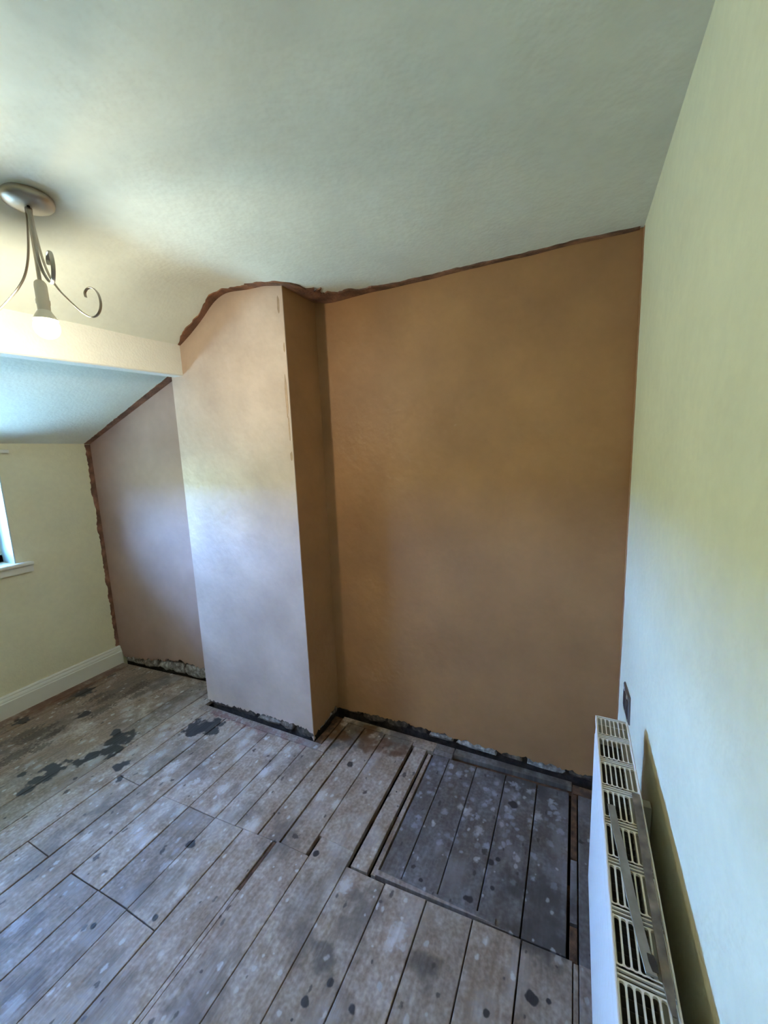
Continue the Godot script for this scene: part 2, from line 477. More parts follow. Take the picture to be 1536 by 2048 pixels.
func ribbon_on_ceiling(parent: Node3D) -> void:
	# path along the top of the walls with the width of the lap at each point
	var path := [[Vector2(-1.775, ZC), 0.012, Vector2(0, 1)], [Vector2(-1.70, ZC), 0.040, Vector2(0, 1)], [Vector2(-1.6, ZC), 0.030, Vector2(0, 1)], [Vector2(-1.5, ZC), 0.042, Vector2(0, 1)], [Vector2(-1.4, ZC), 0.030, Vector2(0, 1)],
		[Vector2(-1.3, ZC), 0.036, Vector2(0, 1)], [Vector2(-1.2, ZC), 0.040, Vector2(0, 1)], [Vector2(CX1 - 0.01, ZC), 0.036, Vector2(0.25, 1)], [Vector2(CX1, ZC - 0.02), 0.055, Vector2(0.8, 0.75)],
		[Vector2(CX1, ZC - 0.10), 0.085, Vector2(1, 0.5)], [Vector2(CX1 + 0.01, ZB + 0.02), 0.16, Vector2(0.75, 0.75)], [Vector2(-1.02, ZB), 0.105, Vector2(0.15, 1)], [Vector2(-0.92, ZB), 0.075, Vector2(0, 1)], [Vector2(-0.8, ZB), 0.045, Vector2(0, 1)],
		[Vector2(-0.65, ZB), 0.032, Vector2(0, 1)], [Vector2(-0.45, ZB), 0.026, Vector2(0, 1)], [Vector2(-0.2, ZB), 0.020, Vector2(0, 1)], [Vector2(0.0, ZB), 0.022, Vector2(0, 1)], [Vector2(XR, ZB), 0.014, Vector2(0, 1)]]
	var st := mb()
	var inner := []
	var outer := []
	for i in path.size() - 1:
		var n := maxi(2, int((path[i + 1][0] - path[i][0]).length() / 0.012))
		for k in n:
			var t := k / float(n)
			var p: Vector2 = path[i][0].lerp(path[i + 1][0], t)
			var d: Vector2 = path[i][2].lerp(path[i + 1][2], t)
			var w: float = lerpf(path[i][1], path[i + 1][1], t) * (1.0 + 0.35 * rough.get_noise_2d(p.x * 900.0, p.y * 900.0))
			inner.append(p - d * 0.004)
			outer.append(p + d * w)
	for i in inner.size() - 1:
		for k in 3:
			var a: Vector2 = inner[i].lerp(outer[i], k / 3.0)
			var b: Vector2 = inner[i + 1].lerp(outer[i + 1], k / 3.0)
			var c: Vector2 = inner[i + 1].lerp(outer[i + 1], (k + 1) / 3.0)
			var d: Vector2 = inner[i].lerp(outer[i], (k + 1) / 3.0)
			var dn := 0.006
			var P := []
			for q in [a, b, c, d]:
				P.append(Vector3(q.x, ceiling_y(q.x, q.y) - dn, q.y))
			face(st, P[0], P[1], P[2], P[3], Vector3.DOWN)
			if k == 2:
				var o := Vector3(c.x - a.x, 0, c.y - a.y)
				face(st, P[3], P[2], P[2] + Vector3(0, dn + 0.01, 0), P[3] + Vector3(0, dn + 0.01, 0), o)
	obj("plaster_edge", st, M.wet, parent)

# one plaster skin: a strip of narrow columns whose lower edge is ragged
func plaster_skin(st: SurfaceTool, a: Vector2, b: Vector2, out: Vector2, bottom: Callable, top: Callable, thick: float, lean := 0.0) -> void:
	var len_ := (b - a).length()
	var n := maxi(4, int(len_ / 0.008))
	for i in n:
		var t0 := i / float(n)
		var t1 := (i + 1) / float(n)
		var p := a.lerp(b, t0)
		var q := a.lerp(b, t1)
		var y0: float = bottom.call(t0)
		var y1: float = bottom.call(t1)
		var o := Vector3(out.x, 0, out.y)
		var A := Vector3(p.x, y0, p.y) - o * lean * y0
		var B := Vector3(q.x, y1, q.y) - o * lean * y1
		var C: Vector3 = Vector3(q.x, top.call(t1), q.y) - o * lean * top.call(t1)
		var D: Vector3 = Vector3(p.x, top.call(t0), p.y) - o * lean * top.call(t0)
		face(st, A, B, C, D, o)
		face(st, A, B, B - o * thick, A - o * thick, Vector3.DOWN)

func lump(size: Vector3, seed_: int) -> SurfaceTool:
	# a rough broken brick: a box of small faces with its corners knocked about
	var st := mb()
	var r := RandomNumberGenerator.new()
	r.seed = seed_
	var nx := 3
	var grid := {}
	for i in nx + 1:
		for j in 3:
			for k in 2:
				var jit := Vector3(r.randf_range(-1, 1) * size.x / nx * 0.25, r.randf_range(-1, 1) * size.y * 0.10, r.randf_range(-1, 1) * size.z * 0.10)
				var p := Vector3((i / float(nx) - 0.5) * size.x, j / 2.0 * size.y, (k - 0.5) * size.z)
				if (i == 0 or i == nx) and j != 1:
					p.x *= 0.93
					p.y += (0.08 if j == 0 else -0.08) * size.y
				if j != 1 and k == 1:
					p.z -= size.z * 0.12
				grid[Vector3i(i, j, k)] = p + jit
	for i in nx:
		for j in 2:
			face(st, grid[Vector3i(i, j, 1)], grid[Vector3i(i + 1, j, 1)], grid[Vector3i(i + 1, j + 1, 1)], grid[Vector3i(i, j + 1, 1)], Vector3(0, 0, 1))
			face(st, grid[Vector3i(i, j, 0)], grid[Vector3i(i + 1, j, 0)], grid[Vector3i(i + 1, j + 1, 0)], grid[Vector3i(i, j + 1, 0)], Vector3(0, 0, -1))
		for j in [0, 2]:
			face(st, grid[Vector3i(i, j, 0)], grid[Vector3i(i + 1, j, 0)], grid[Vector3i(i + 1, j, 1)], grid[Vector3i(i, j, 1)], Vector3(0, j - 1, 0))
	for i in [0, nx]:
		for j in 2:
			face(st, grid[Vector3i(i, j, 0)], grid[Vector3i(i, j, 1)], grid[Vector3i(i, j + 1, 1)], grid[Vector3i(i, j + 1, 0)], Vector3(i - 1, 0, 0))
	return st

func course(parent: Node3D, a: Vector2, b: Vector2, out: Vector2, low: float, high: float, depth: float, seed_: int) -> void:
	var r := RandomNumberGenerator.new()
	r.seed = seed_
	var len_ := (b - a).length()
	var at := 0.0
	var yaw := atan2(out.x, out.y)
	while at < len_ - 0.02:
		var w := minf(r.randf_range(0.07, 0.19), len_ - at)
		var hgt := r.randf_range(low, high)
		var o := obj("brick", lump(Vector3(w * 0.95, hgt, depth * 1.6), r.randi()), M.brick[r.randi() % 4], parent)
		var c := a.lerp(b, (at + w * 0.5) / len_) - out * (depth * 0.8 + r.randf_range(-0.004, 0.007))
		o.position = Vector3(c.x, r.randf_range(0.006, 0.013), c.y)
		o.rotation = Vector3(0, yaw + r.randf_range(-0.05, 0.05), r.randf_range(-0.03, 0.03))
		at += w + r.randf_range(0.006, 0.022)

func jag(t: float, s: float, amp: float) -> float:
	var v := rough.get_noise_2d(t * 900.0 * s, s * 57.0) * 0.6 + rough.get_noise_2d(t * 3200.0 * s, s * 91.0) * 0.4
	return v * amp

func ramp(pts: Array, t: float) -> float:
	for i in pts.size() - 1:
		if t <= pts[i + 1][0]:
			return lerpf(pts[i][1], pts[i + 1][1], (t - pts[i][0]) / (pts[i + 1][0] - pts[i][0]))
	return pts[-1][1]

func build_walls() -> void:
	# back wall: masonry, with the new plaster coat in front and bare brick along the floor
	var st := mb()
	box(st, Vector3(CX1 - 0.2, -0.25, ZB - 0.25), Vector3(XR + 0.2, 2.3, ZB - 0.018))
	var wb := obj("wall_back", st, M.mortar)
	tag(wb, "brown freshly plastered back wall to the right of the chimney breast", "wall", "structure")
	st = mb()
	var bot := func(t: float) -> float: return ramp([[0.0, 0.028], [0.2, 0.044], [0.42, 0.046], [0.6, 0.038], [0.8, 0.044], [1.0, 0.046]], t) + jag(t, 1.3, 0.020)
	var top := func(_t: float) -> float: return 2.14
	plaster_skin(st, Vector2(CX1 - 0.02, ZB), Vector2(XR + 0.01, ZB), Vector2(0, 1), bot, top, 0.018)
	var coat := obj("plaster_coat", st, M.plaster, wb)
	coat.set_meta("label", "smooth brown plaster coat with a ragged lower edge")
	course(wb, Vector2(CX1, ZB), Vector2(XR, ZB), Vector2(0, 1), 0.026, 0.040, 0.03, 5)

	# left alcove
	st = mb()
	var al := [Vector2(XL - 0.02, alcove_z(XL - 0.02)), Vector2(CX0 + 0.05, alcove_z(CX0 + 0.05))]
	var av: Vector2 = (al[1] - al[0]).normalized()
	var ao := Vector2(-av.y, av.x)
	if ao.y < 0.0:
		ao = -ao
	var back0: Vector2 = al[0] - ao * 0.02
	var back1: Vector2 = al[1] - ao * 0.02
	hexa(st, [Vector3(XL - 0.3, -0.25, -1.95), Vector3(back1.x, -0.25, -1.95), Vector3(back1.x, -0.25, back1.y), Vector3(XL - 0.3, -0.25, back0.y),
		Vector3(XL - 0.3, 2.3, -1.95), Vector3(back1.x, 2.3, -1.95), Vector3(back1.x, 2.3, back1.y), Vector3(XL - 0.3, 2.3, back0.y)])
	var wa := obj("wall_alcove", st, M.mortar)
	tag(wa, "brown plastered alcove wall between the window wall and the chimney breast", "wall", "structure")
	st = mb()
	var abot := func(t: float) -> float: return ramp([[0.0, 0.10], [0.06, 0.05], [0.3, 0.062], [0.52, 0.103], [0.68, 0.085], [0.8, 0.078], [1.0, 0.08]], t) + jag(t, 1.1, 0.035)
	var atop := func(t: float) -> float: return eaves_y(lerpf(al[0].x, al[1].x, t)) + 0.05
	plaster_skin(st, al[0], al[1], ao, abot, atop, 0.02)
	coat = obj("plaster_coat", st, M.alcove, wa)
	coat.set_meta("label", "smooth brown plaster coat with a shiny patch of window light")
	course(wa, al[0] + av * 0.05, al[1], ao, 0.055, 0.085, 0.035, 9)

	# chimney breast
	st = mb()
	box(st, Vector3(CX0 + 0.018, -0.25, ZB - 0.2), Vector3(CX1 - 0.018, 2.3, ZC - 0.018))
	var wc := obj("wall_chimney", st, M.mortar)
	tag(wc, "chimney breast plastered pinkish brown, standing forward of the back wall", "chimney breast", "structure")
	st = mb()
	var cbot := func(t: float) -> float: return ramp([[0.0, 0.030], [0.3, 0.042], [0.62, 0.052], [0.9, 0.056], [0.97, 0.045], [1.0, 0.0]], t) + jag(t, 1.7, 0.022) * clampf((1.0 - t) * 20.0, 0.0, 1.0)
	var ctop := func(_t: float) -> float: return 2.19
	plaster_skin(st, Vector2(CX0, ZC), Vector2(CX1 - 0.003, ZC), Vector2(0, 1), cbot, ctop, 0.018)
	var sbot := func(t: float) -> float: return 0.02 + 0.035 * t + jag(t, 0.4, 0.03)
	coat = obj("plaster_coat", st, M.chimney, wc)
	coat.set_meta("label", "paler dry plaster coat with trowel marks")
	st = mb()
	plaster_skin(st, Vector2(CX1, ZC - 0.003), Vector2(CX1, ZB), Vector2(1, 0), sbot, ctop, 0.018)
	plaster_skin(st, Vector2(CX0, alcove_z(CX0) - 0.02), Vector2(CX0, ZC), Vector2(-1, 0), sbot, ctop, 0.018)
	coat = obj("plaster_coat", st, M.plaster, wc)  # shade of the side faces painted in with the darker back wall plaster
	coat.set_meta("label", "plaster on the side of the chimney breast, its shade put into a darker colour")
	st = mb()
	strap(st, [Vector3(CX1 - 0.002, 0.0, ZC - 0.002), Vector3(CX1 - 0.002, 1.0, ZC - 0.002), Vector3(CX1 - 0.002, 2.13, ZC - 0.002)], Vector3(1, 0, 0), 0.003, 0.003, 8)
	var bead := obj("corner_bead", st, M.chimney, wc)
	bead.set_meta("label", "thin metal corner bead skimmed with plaster")
	course(wc, Vector2(CX0, ZC), Vector2(CX1, ZC), Vector2(0, 1), 0.03, 0.05, 0.03, 21)
	course(wc, Vector2(CX1, ZC), Vector2(CX1, ZB), Vector2(1, 0), 0.04, 0.06, 0.03, 22)
	# trowel scars by the arris
	st = mb()
	for s in [[0.014, 1.655, 0.006, 0.09], [0.012, 1.52, 0.004, 0.05], [0.010, 1.40, 0.006, 0.02], [0.022, 2.035, 0.006, 0.035], [0.008, 1.86, 0.004, 0.02]]:
		var o := PackedVector2Array()
		for k in 14:
			var a := TAU * k / 14.0
			var w := 1.0 + 0.35 * rough.get_noise_2d(k * 40.0, s[1] * 300.0)
			o.append(Vector2(CX1 - s[0] - s[2] * 0.4 + cos(a) * s[2] * w, s[1] + sin(a) * s[3] * w))
		prism(st, o, ZC - 0.002, ZC + 0.0006, func(u: float, v: float, w: float) -> Vector3: return Vector3(u, v, w))
	obj("trowel_scar", st, M.scar, wc)

	# right wall
	st = mb()
	box(st, Vector3(XR, -0.25, ZB - 0.25), Vector3(XR + 0.22, 2.3, ZF + 0.2))
	var wr := obj("wall_right", st, M.cream)
	tag(wr, "pale cream painted wall behind the radiator", "wall", "structure")
	st = mb()
	var n := 120
	for i in n:
		var y0 := lerpf(0.02, HC - 0.006, i / float(n))
		var y1 := lerpf(0.02, HC - 0.006, (i + 1) / float(n))
		var w0 := 0.020 + 0.008 * rough.get_noise_1d(y0 * 700.0)
		var w1 := 0.020 + 0.008 * rough.get_noise_1d(y1 * 700.0)
		face(st, Vector3(XR - 0.002, y0, ZB - 0.002), Vector3(XR - 0.002, y1, ZB - 0.002), Vector3(XR - 0.0015, y1, ZB + w1), Vector3(XR - 0.0015, y0, ZB + w0), Vector3.LEFT)
		face(st, Vector3(XR - 0.0015, y1, ZB + w1), Vector3(XR - 0.0015, y0, ZB + w0), Vector3(XR + 0.003, y0, ZB + w0), Vector3(XR + 0.003, y1, ZB + w1), Vector3.BACK)
	obj("plaster_edge", st, M.plaster, wr)
	# wall behind the camera
	st = mb()
	box(st, Vector3(XL - 0.3, -0.25, ZF), Vector3(XR + 0.22, 2.3, ZF + 0.2))
	var wf := obj("wall_front", st, M.cream)
	tag(wf, "cream wall closing the room behind the viewpoint", "wall", "structure")

	# window wall with its opening
	var z0 := -1.05
	var z1 := 0.12
	var y0 := 0.852
	var y1 := 1.365
	var t := 0.24
	st = mb()
	box(st, Vector3(XL - t, -0.25, -1.9), Vector3(XL, y0, ZF + 0.1))
	box(st, Vector3(XL - t, y1, -1.9), Vector3(XL, 1.56, ZF + 0.1))
	box(st, Vector3(XL - t, y0, -1.9), Vector3(XL, y1, z0))
	box(st, Vector3(XL - t, y0, z1), Vector3(XL, y1, ZF + 0.1))
	var wl := obj("wall_left", st, M.cream)
	tag(wl, "low cream painted window wall under the eaves", "wall", "structure")
	st = mb()
	n = 130
	for i in n:
		var a0 := lerpf(0.13, 1.525, i / float(n))
		var a1 := lerpf(0.13, 1.525, (i + 1) / float(n))
		var v0 := 0.020 + 0.006 * a0 + jag(a0 * 0.5, 1.0, 0.016)
		var v1 := 0.020 + 0.006 * a1 + jag(a1 * 0.5, 1.0, 0.016)
		var zb := alcove_z(XL)
		face(st, Vector3(XL + 0.003, a0, zb - 0.002), Vector3(XL + 0.003, a1, zb - 0.002), Vector3(XL + 0.0025, a1, zb + v1), Vector3(XL + 0.0025, a0, zb + v0), Vector3.RIGHT)
		face(st, Vector3(XL + 0.0025, a1, zb + v1), Vector3(XL + 0.0025, a0, zb + v0), Vector3(XL - 0.003, a0, zb + v0), Vector3(XL - 0.003, a1, zb + v1), Vector3.BACK)
	obj("plaster_edge", st, M.wet, wl)
	# skirting with a moulded top
	st = mb()
	var sk := PackedVector2Array([Vector2(0, 0.0), Vector2(0.022, 0.0), Vector2(0.022, 0.088), Vector2(0.018, 0.092), Vector2(0.018, 0.100), Vector2(0.0155, 0.107), Vector2(0.012, 0.112), Vector2(0.012, 0.120), Vector2(0.008, 0.126), Vector2(0, 0.127)])
	prism(st, sk, alcove_z(XL) - 0.002, ZF, func(u: float, v: float, w: float) -> Vector3: return Vector3(XL + u, v, w))
	var bs := obj("baseboard_left", st, M.trim)
	tag(bs, "white moulded skirting board along the window wall", "skirting board", "structure")

	# window
	var wn := root_at("window_1", Vector3(XL, y0, (z0 + z1) / 2.0))
	tag(wn, "small white framed window at the left edge with a painted sill board", "window", "structure")
	var L := func(x: float, y: float, z: float) -> Vector3: return Vector3(x, y, z) - wn.position
	st = mb()
	var fx0 := XL - 0.20
	var fx1 := XL - 0.135
	for f in [[y0, y0 + 0.045, z0, z1], [y1 - 0.045, y1, z0, z1], [y0, y1, z0, z0 + 0.045], [y0, y1, z1 - 0.045, z1]]:
		box(st, L.call(fx0, f[0], f[2]), L.call(fx1, f[1], f[3]))
	obj("window_frame", st, M.upvc, wn)
	for s in 2:
		var sz0 := z0 + 0.045 + s * (z1 - z0 - 0.09) / 2.0
		var sz1 := sz0 + (z1 - z0 - 0.09) / 2.0
		st = mb()
		for f in [[y0 + 0.045, y0 + 0.085, sz0, sz1], [y1 - 0.085, y1 - 0.045, sz0, sz1], [y0 + 0.045, y1 - 0.045, sz0, sz0 + 0.04], [y0 + 0.045, y1 - 0.045, sz1 - 0.04, sz1]]:
			var q := [L.call(fx0 + 0.01, f[0], f[2]), L.call(fx0 + 0.01, f[0], f[3]), L.call(fx0 + 0.01, f[1], f[3]), L.call(fx0 + 0.01, f[1], f[2])]
			var d := Vector3(fx1 + 0.010 - fx0 - 0.01, 0, 0)
			hexa(st, [q[0], q[1], q[2], q[3], q[0] + d, q[1] + d, q[2] + d, q[3] + d], 0.006)
		var sash := obj("sash", st, M.upvc, wn)
		st = mb()
		box(st, L.call(fx0 + 0.03, y0 + 0.085, sz0 + 0.04), L.call(fx0 + 0.036, y1 - 0.085, sz1 - 0.04))
		obj("pane", st, M.glass, sash)
	# painted reveal boards
	st = mb()
	box(st, L.call(fx1, y0, z0), L.call(XL + 0.001, y1, z0 + 0.006))
	box(st, L.call(fx1, y0, z1 - 0.006), L.call(XL + 0.001, y1, z1))
	box(st, L.call(fx1, y1 - 0.006, z0), L.call(XL + 0.001, y1, z1))
	obj("window_reveal", st, M.upvc, wn)
	st = mb()
	var sp := PackedVector2Array([Vector2(-0.135, -0.02), Vector2(0.0, -0.02), Vector2(0.001, -0.058), Vector2(0.020, -0.058), Vector2(0.020, -0.022), Vector2(0.030, -0.020), Vector2(0.035, -0.014), Vector2(0.035, -0.004), Vector2(0.030, 0.002), Vector2(-0.135, 0.002)])
	prism(st, sp, z0 - 0.068, z1 + 0.068, func(u: float, v: float, w: float) -> Vector3: return L.call(XL + u, y0 + v, clampf(w, z0, z1) if u < -0.001 else w))
	obj("window_sill", st, M.trim, wn)

	# end of a curtain track above it
	var tk := root_at("curtain_track", Vector3(XL, 1.486, -0.5))
	tag(tk, "white end of a curtain track above the window", "curtain track")
	st = mb()
	hexa(st, [Vector3(0.014, -0.008, -0.595), Vector3(0.03, -0.008, -0.595), Vector3(0.03, -0.008, 0.7), Vector3(0.014, -0.008, 0.7), Vector3(0.014, 0.010, -0.595), Vector3(0.03, 0.010, -0.595), Vector3(0.03, 0.010, 0.7), Vector3(0.014, 0.010, 0.7)], 0.003)
	obj("rail", st, M.trim, tk)
	for z in [-0.53, 0.1, 0.62]:
		st = mb()
		box(st, Vector3(0.0, -0.012, z - 0.012), Vector3(0.016, 0.014, z + 0.012), 0.002)
		obj("bracket", st, M.trim, tk)

# ---------------------------------------------------------------- floor
func board(parent: Node3D, x0: float, x1: float, zb0: float, zb1: float, zf0: float, zf1: float, gap := 0.003, called := "floorboard", mat: Material = null, dy := 0.0) -> void:
	var st := mb()
	var t := 0.021
	var y := dy + rng.randf_range(-0.0012, 0.0012)
	var g := gap * 0.58
	var q := [Vector3(x0 + g, y, zb0), Vector3(x1 - g, y, zb1), Vector3(x1 - g, y, zf1), Vector3(x0 + g, y, zf0)]
	var p := []
	for v in q:
		p.append(v - Vector3(0, t, 0))
	# a lightly worn edge: the long sides wander by half a millimetre
	var tilt := rng.randf_range(-0.0008, 0.0008)
	p.append_array([q[0] + Vector3(0, tilt, 0), q[1] - Vector3(0, tilt, 0), q[2] - Vector3(0, tilt, 0), q[3] + Vector3(0, tilt, 0)])
	hexa(st, p, 0.0012)
	obj(called, st, mat if mat else M.floor[rng.randi() % M.floor.size()], parent)

func build_floor() -> void:
	var st := mb()
	box(st, Vector3(XL - 0.3, -0.28, -1.95), Vector3(XR + 0.2, -0.16, ZF + 0.2))
	var fl := obj("floor", st, M.void_dark)
	tag(fl, "old paint-spattered grey wooden floorboards with dark gaps and a hatch", "floor", "structure")
	# joists under the gaps
	for z in [-1.62, -1.2, -0.92, -0.56, -0.1, 0.3, 0.7, 1.1, 1.5]:
		st = mb()
		box(st, Vector3(XL, -0.165, z - 0.025), Vector3(XR, -0.0225, z + 0.025))
		obj("joist", st, M.raw_wood, fl)
	var zf := ZF
	var ch := -1.372
	# left of the chimney breast, running into the alcove
	var xs := [-2.858, -2.765, -2.695, -2.55, -2.405, -2.26, -2.115, -1.97]
	for i in xs.size() - 1:
		board(fl, xs[i], xs[i + 1], alcove_z(xs[i]) + 0.005, alcove_z(xs[i + 1]) + 0.005, zf, zf, [0.002, 0.004, 0.0025, 0.0015, 0.0015, 0.002, 0.003][i])
	board(fl, -1.97, -1.885, alcove_z(-1.97) + 0.005, alcove_z(-1.885) + 0.005, -1.372, -1.372, 0.002)
	board(fl, -1.97, -1.82, ch, ch, zf, zf, 0.002)
	board(fl, -1.82, -1.675, ch, ch, -0.892, -0.893, 0.004)
	board(fl, -1.82, -1.675, -0.890, -0.891, -0.557, -0.558, 0.004)
	board(fl, -1.82, -1.675, -0.5545, -0.5555, zf, zf, 0.004)
	board(fl, -1.675, -1.531, ch, ch, zf, zf, 0.0065)
	board(fl, -1.531, -1.380, ch, ch, -0.898, -0.908, 0.0035)
	board(fl, -1.531, -1.380, -0.8965, -0.9065, -0.560, -0.566, 0.0035)
	board(fl, -1.531, -1.385, -0.557, -0.563, zf, zf, 0.0018)
	board(fl, -1.380, -1.237, ch, ch, -0.910, -0.915, 0.003)
	board(fl, -1.380, -1.237, -0.907, -0.912, -0.567, -0.572, 0.003)
	board(fl, -1.385, -1.237, -0.564, -0.569, zf, zf, 0.0025)
	board(fl, -1.237, -1.138, ch, ch, -0.916, -0.922, 0.003)
	board(fl, -1.138, -1.034, ch, ch, -0.923, -0.930, 0.0025)
	board(fl, -1.034, -0.935, -1.6, -1.6, -0.932, -0.938, 0.006)
	board(fl, -1.237, -1.100, -0.9135, -0.9235, -0.570, -0.570, 0.003)
	board(fl, -1.237, -1.100, -0.567, -0.567, zf, zf, 0.002)
	board(fl, -1.100, -0.962, -0.925, -0.935, zf, zf, 0.0035)
	board(fl, -0.962, -0.947, -0.935, -0.936, -0.76, -0.76, 0.004, "filler_strip", M.raw_wood, -0.004)
	board(fl, -0.962, -0.947, -0.758, -0.758, zf, zf, 0.0005)
	board(fl, -0.935, -0.818, -1.6, -1.6, -0.941, -0.943, 0.005)
	board(fl, -0.947, -0.806, -0.939, -0.941, zf, zf, 0.002)
	board(fl, -0.818, -0.667, -1.6, -1.6, -1.02, -1.02, 0.003)
	board(fl, -0.806, -0.667, -1.02, -1.02, zf, zf, 0.0015)
	# narrow loose board between two wide gaps
	board(fl, -0.654, -0.590, -1.577, -1.577, -0.973, -0.976, 0.002)
	board(fl, -0.579, -0.560, -1.560, -1.560, -0.978, -0.978, 0.002, "floorboard", null, -0.001)
	# hatch
	var hx := [-0.556, -0.478, -0.355, -0.229, -0.102, 0.021]
	var hz := func(x: float) -> float: return -1.566 - 0.038 * (x + 0.556)
	var hf := func(x: float) -> float: return -1.002 - 0.042 * (x + 0.556)
	for i in 5:
		var far := 0.0 if i < 3 else 0.02
		board(fl, hx[i], hx[i + 1], hz.call(hx[i]), hz.call(hx[i + 1]), hf.call(hx[i]) + far, hf.call(hx[i + 1]) + far, [0.003, 0.003, 0.003, 0.004, 0.004][i], "hatch_board", M.floor[3], -0.003)
	board(fl, -0.572, -0.172, -1.0005, -1.0165, -0.9815, -0.9995, 0.001, "hatch_batten", null, 0.001)
	board(fl, 0.027, 0.048, -1.585, -1.585, -1.31, -1.31, 0.001, "filler_strip", M.raw_wood, -0.002)
	board(fl, 0.027, 0.048, -1.30, -1.30, -1.10, -1.10, 0.001, "filler_strip", M.floor[3], -0.002)
	board(fl, 0.027, 0.048, -1.09, -1.09, -1.0, -1.0, 0.001, "filler_strip", M.raw_wood, -0.002)
	board(fl, 0.051, 0.178, -1.585, -1.585, zf, zf, 0.002, "floorboard", M.floor[3])
	# in front of the hatch
	var fx := [-0.667, -0.521, -0.380, -0.236, -0.097, 0.037]
	var fz := func(x: float) -> float: return -0.968 - 0.052 * (x + 0.6)
	board(fl, fx[0], fx[1], -0.966, -0.969, zf, zf, 0.003)
	for i in range(1, 5):
		board(fl, fx[i], fx[i + 1], fz.call(fx[i]), fz.call(fx[i + 1]), zf, zf, 0.0035)
	board(fl, 0.037, 0.051, -0.998, -0.999, zf, zf, 0.002)
	# border strips round the chimney breast and along the back wall
	board(fl, -1.885, -1.075, -1.413, -1.415, -1.3745, -1.3745, 0.002, "border_board", null, 0.001)
	board(fl, -1.118, -1.080, -1.618, -1.618, -1.417, -1.417, 0.002, "border_board", M.raw_wood, 0.001)
	board(fl, -1.078, -1.036, -1.6, -1.6, -1.376, -1.376, 0.003)
	board(fl, -1.08, -0.47, -1.634, -1.640, -1.602, -1.604, 0.002, "border_board", null, 0.0015)
	board(fl, -0.667, -0.56, -1.603, -1.603, -1.580, -1.580, 0.002, "border_board", null, 0.0015)
	board(fl, -0.468, 0.03, -1.640, -1.645, -1.598, -1.615, 0.002, "border_board", M.floor[1], 0.003)
	board(fl, -0.558, -0.468, -1.602, -1.602, -1.571, -1.573, 0.002, "border_board", null, 0.001)
	board(fl, 0.03, 0.178, -1.635, -1.635, -1.588, -1.588, 0.002, "border_board", M.raw_wood, 0.0)

